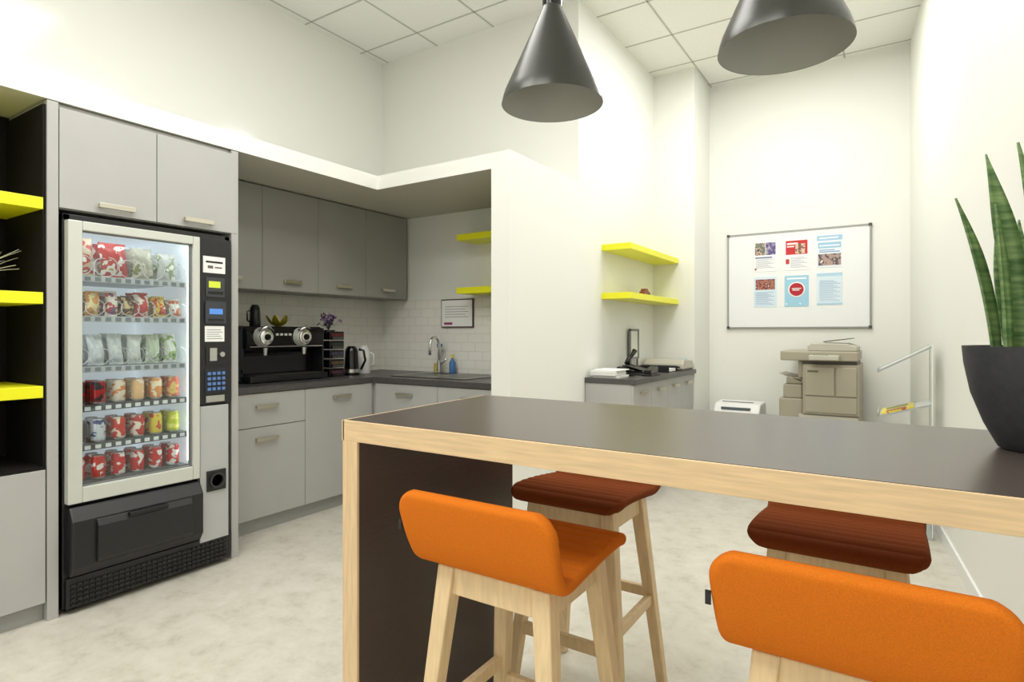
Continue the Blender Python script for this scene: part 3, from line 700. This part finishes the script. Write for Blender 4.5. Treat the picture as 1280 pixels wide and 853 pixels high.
def stool(cx,cy,rot,fm):
    g=group('bar_stool')
    R=Matrix.Translation((cx,cy,0))@Matrix.Rotation(rot,4,'Z')
    ns=180; us=[-1,-0.99,-0.975,-0.955,-0.93,-0.9,-0.8,-0.65,-0.45,-0.22,0,0.22,0.45,0.65,0.8,0.9,0.93,0.955,0.975,0.99,1]
    pr,L=resample(catmull(PROF,10),ns); nw=len(us)
    V=[];F=[];T=0.034;W=0.208;rc=0.055
    for side in (1,-1):
        for i in range(ns+1):
            s=L*i/ns; a=pr[max(i-1,0)]; b=pr[min(i+1,ns)]
            t=Vector((b[0]-a[0],b[1]-a[1])).normalized(); n=Vector((t.y,-t.x))
            e=min(s,L-s); hw=W
            if e<rc: hw=W-rc+math.sqrt(max(0,rc*rc-(rc-e)**2))
            hw*=1.0+0.045*max(0,min(1,(s/L-0.6)/0.3))
            for u in us:
                ed=min(hw*(1-abs(u)),e); k=min(ed/0.016,1); h=T/2*math.sqrt(1-(1-k)**2)
                off=side*h
                if side==1 and 0.02<s: off+=k*0.0075*(abs(math.sin(math.pi*s/0.042))**0.45-1)
                V.append((u*hw, pr[i][0]+n.x*off, pr[i][1]+n.y*off))
    N=(ns+1)*nw
    for sd in range(2):
        for i in range(ns):
            for j in range(nw-1):
                a=sd*N+i*nw+j; F.append((a,a+1,a+nw+1,a+nw))
    ob=finish('seat_shell',V,F,fm,g,smooth=True)
    bm=bmesh.new(); bm.from_mesh(ob.data); bmesh.ops.remove_doubles(bm,verts=bm.verts,dist=1e-5); bmesh.ops.recalc_face_normals(bm,faces=bm.faces); bm.to_mesh(ob.data); bm.free()
    parts=[ob]
    top=0.715
    for i,(sx,sy) in enumerate(((-1,-1),(1,-1),(1,1),(-1,1))):
        parts.append(beam('leg_%d'%(i+1),(sx*0.205,sy*0.195,0),(sx*0.135,sy*0.125,top-0.01),0.034,0.048,M['beech'],g))
    def at(z): f=z/(top-0.01); return 0.205-0.07*f,0.195-0.07*f
    ax,ay=at(0.66)
    parts.append(boxes('apron',[(-ax,ax,-ay-0.012,-ay+0.012,0.635,0.702),(-ax,ax,ay-0.012,ay+0.012,0.635,0.702),(-ax-0.012,-ax+0.012,-ay,ay,0.635,0.702),(ax-0.012,ax+0.012,-ay,ay,0.635,0.702)],M['beech'],g,bevel=0.003))
    for nm,z,kind in (('footrest',0.26,'f'),('stretcher_back',0.34,'b'),('stretcher_left',0.32,'l'),('stretcher_right',0.32,'r')):
        ax,ay=at(z)
        if kind=='f': bb=(-ax,ax,ay-0.011,ay+0.011,z-0.02,z+0.02)
        if kind=='b': bb=(-ax,ax,-ay-0.011,-ay+0.011,z-0.018,z+0.018)
        if kind=='l': bb=(-ax-0.011,-ax+0.011,-ay,ay,z-0.018,z+0.018)
        if kind=='r': bb=(ax-0.011,ax+0.011,-ay,ay,z-0.018,z+0.018)
        parts.append(box(nm,*bb,M['beech'],g,bevel=0.003))
    parts.append(box('fabric_tag',-W*1.045-0.006,-W*1.045+0.004,-0.222,-0.219,0.80,0.825,M['black'],g))
    for p in parts: p.data.transform(R)
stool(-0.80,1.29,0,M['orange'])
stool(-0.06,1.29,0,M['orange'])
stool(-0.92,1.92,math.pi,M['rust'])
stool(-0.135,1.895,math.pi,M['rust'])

# ------------------------------------------------------------------ pendants
def pendant(cx,cy,zb):
    g=group('pendant_lamp')
    lathe('shade_outer',[(0.141,0.0),(0.139,0.012),(0.132,0.035),(0.030,0.262),(0.028,0.27),(0.0,0.272)],(cx,cy,zb),M['pend'],g,seg=64)
    ob=lathe('shade_inner',[(0.1405,0.0005),(0.137,0.012),(0.129,0.034),(0.027,0.258),(0.0,0.262)],(cx,cy,zb),M['pendin'],g,seg=64)
    cyl('socket_cap',(cx,cy,zb+0.268),0.027,0.075,M['blackg'],g)
    lathe('bulb',[(0,0.10),(0.02,0.105),(0.03,0.13),(0.026,0.16),(0.014,0.19),(0.014,0.25)],(cx,cy,zb+0.01),M['white'],g,seg=24)
    cyl('cord',(cx,cy,zb+0.34),0.004,CZ-zb-0.36,M['black'],g,seg=10)
    cyl('ceiling_rose',(cx,cy,CZ-0.03),0.05,0.026,M['black'],g)
    for o in [c for c in COL.objects if c.parent==g and c.name.startswith('shade')]:
        bm=bmesh.new(); bm.from_mesh(o.data)
        zz=min(v.co.z for v in bm.verts)
        dl=[f for f in bm.faces if len(f.verts)>10 and f.calc_center_median().z<zz+0.003]
        bmesh.ops.delete(bm,geom=dl,context='FACES_ONLY'); bm.to_mesh(o.data); bm.free()
pendant(-0.805,1.45,1.92)
pendant(-0.209,1.445,1.92)

# ------------------------------------------------------------------ potted snake plant
g=group('potted_snake_plant')
px_,py_=0.235,1.533
lathe('pot',[(0,0),(0.055,0),(0.062,0.004),(0.085,0.05),(0.106,0.11),(0.117,0.17),(0.12,0.205),(0.113,0.205),(0.108,0.17),(0.0,0.165)],(px_,py_,BT),M['pot'],g,seg=48)
cyl('soil',(px_,py_,BT+0.17),0.109,0.015,M['soil'],g)
RT=Vector((0.8395,0.5433,0)); FW=Vector((-0.5433,0.8395,0))
def leaf(a0,b0,a1,b1,h,w,bend=0.0):
    base=Vector((px_,py_,BT+0.18))+RT*a0+FW*b0
    tip=Vector((px_,py_,h))+RT*a1+FW*b1
    n=18;V=[];F=[]
    side=(RT*math.cos(bend)+FW*math.sin(bend)).normalized(); nrm=side.cross(Vector((0,0,1)))
    for i in range(n+1):
        t=i/n
        p=base+(tip-base)*t; p+=RT*((a1-a0)*(t*t-t)*0.5)
        ww=w*(0.65+0.5*math.sin(math.pi*min(t*0.9+0.1,1)))*(1 if t<0.6 else max(0,1-((t-0.6)/0.4)**1.8))
        ww=max(ww,0.0005)
        for u in (-1,-0.5,0,0.5,1):
            V.append(p+side*(ww*u)+nrm*(0.45*ww*(u*u))+nrm*0.0015)
        for u in (1,0.5,0,-0.5,-1):
            V.append(p+side*(ww*u)+nrm*(0.45*ww*(u*u)-0.003-0.004*(1-u*u)*(1-t)))
    for i in range(n):
        for j in range(10):
            a=i*10+j; b=i*10+(j+1)%10; F.append((a,b,b+10,a+10))
    F.append(tuple(range(10))); F.append(tuple(n*10+i for i in range(10)))
    finish('leaf',V,F,M['leaf'],g,smooth=True)
leaf(-0.066,0.02,-0.161,0.0,1.545,0.0115,0.2)
leaf(-0.045,-0.01,-0.118,-0.02,1.625,0.019,-0.2)
leaf(-0.035,-0.055,-0.090,-0.06,1.635,0.0185,0.3)
leaf(-0.088,-0.035,-0.116,-0.04,1.525,0.009,0.3)
leaf(0.0,-0.03,0.02,-0.05,1.60,0.020,0.0)
leaf(0.03,0.0,0.06,0.0,1.69,0.020,-0.4)
leaf(0.05,0.03,0.13,0.03,1.56,0.018,0.3)
leaf(0.02,0.05,0.04,0.09,1.52,0.016,0.1)
leaf(0.04,-0.04,0.09,-0.08,1.46,0.015,0.4)
leaf(-0.01,0.05,-0.01,0.09,1.50,0.014,-0.3)

# ------------------------------------------------------------------ recentre group origins on their parts
bpy.context.view_layer.update()
for e in GROUPS:
    ch=[o for o in COL.objects if o.parent==e]
    lo=Vector((1e9,)*3); hi=Vector((-1e9,)*3)
    for o in ch:
        for v in o.data.vertices:
            for a in range(3):
                lo[a]=min(lo[a],v.co[a]); hi[a]=max(hi[a],v.co[a])
    c=Vector(((lo.x+hi.x)/2,(lo.y+hi.y)/2,lo.z))
    e.location=c
    for o in ch: o.location=-c

# ------------------------------------------------------------------ lights
def area(name,x,y,z,sx,sy,p,c=(1.0,0.99,0.965)):
    l=bpy.data.lights.new(name,'AREA'); l.shape='RECTANGLE'; l.size=sx; l.size_y=sy; l.energy=p; l.color=c
    o=bpy.data.objects.new(name,l); o.location=(x,y,z); COL.objects.link(o); return o
area('ceiling_light_a',-2.0,-0.6,3.78,1.2,1.2,44)
area('ceiling_light_b',-0.6,-0.9,3.78,1.2,1.2,34)
area('ceiling_light_c',-2.0,1.4,3.78,1.2,1.2,38)
area('ceiling_light_d',-0.8,2.6,3.78,1.0,1.0,27)
area('ceiling_light_e',-0.8,4.7,3.78,1.0,1.0,38)
w=bpy.data.worlds.new('world'); scene.world=w; w.use_nodes=True
w.node_tree.nodes['Background'].inputs[0].default_value=(0.9,0.93,1,1); w.node_tree.nodes['Background'].inputs[1].default_value=0.6

# ------------------------------------------------------------------ camera
cam=bpy.data.cameras.new('camera'); co=bpy.data.objects.new('camera',cam); COL.objects.link(co)
cam.sensor_width=36; cam.lens=740/1280*36; cam.shift_y=-9.5/1280; cam.clip_start=0.05
co.location=(0,0,1.28); co.rotation_euler=(math.radians(90),0,math.radians(32.91))
scene.camera=co
scene.view_settings.view_transform='Standard'
scene.view_settings.look='None'
scene.view_settings.exposure=0.0
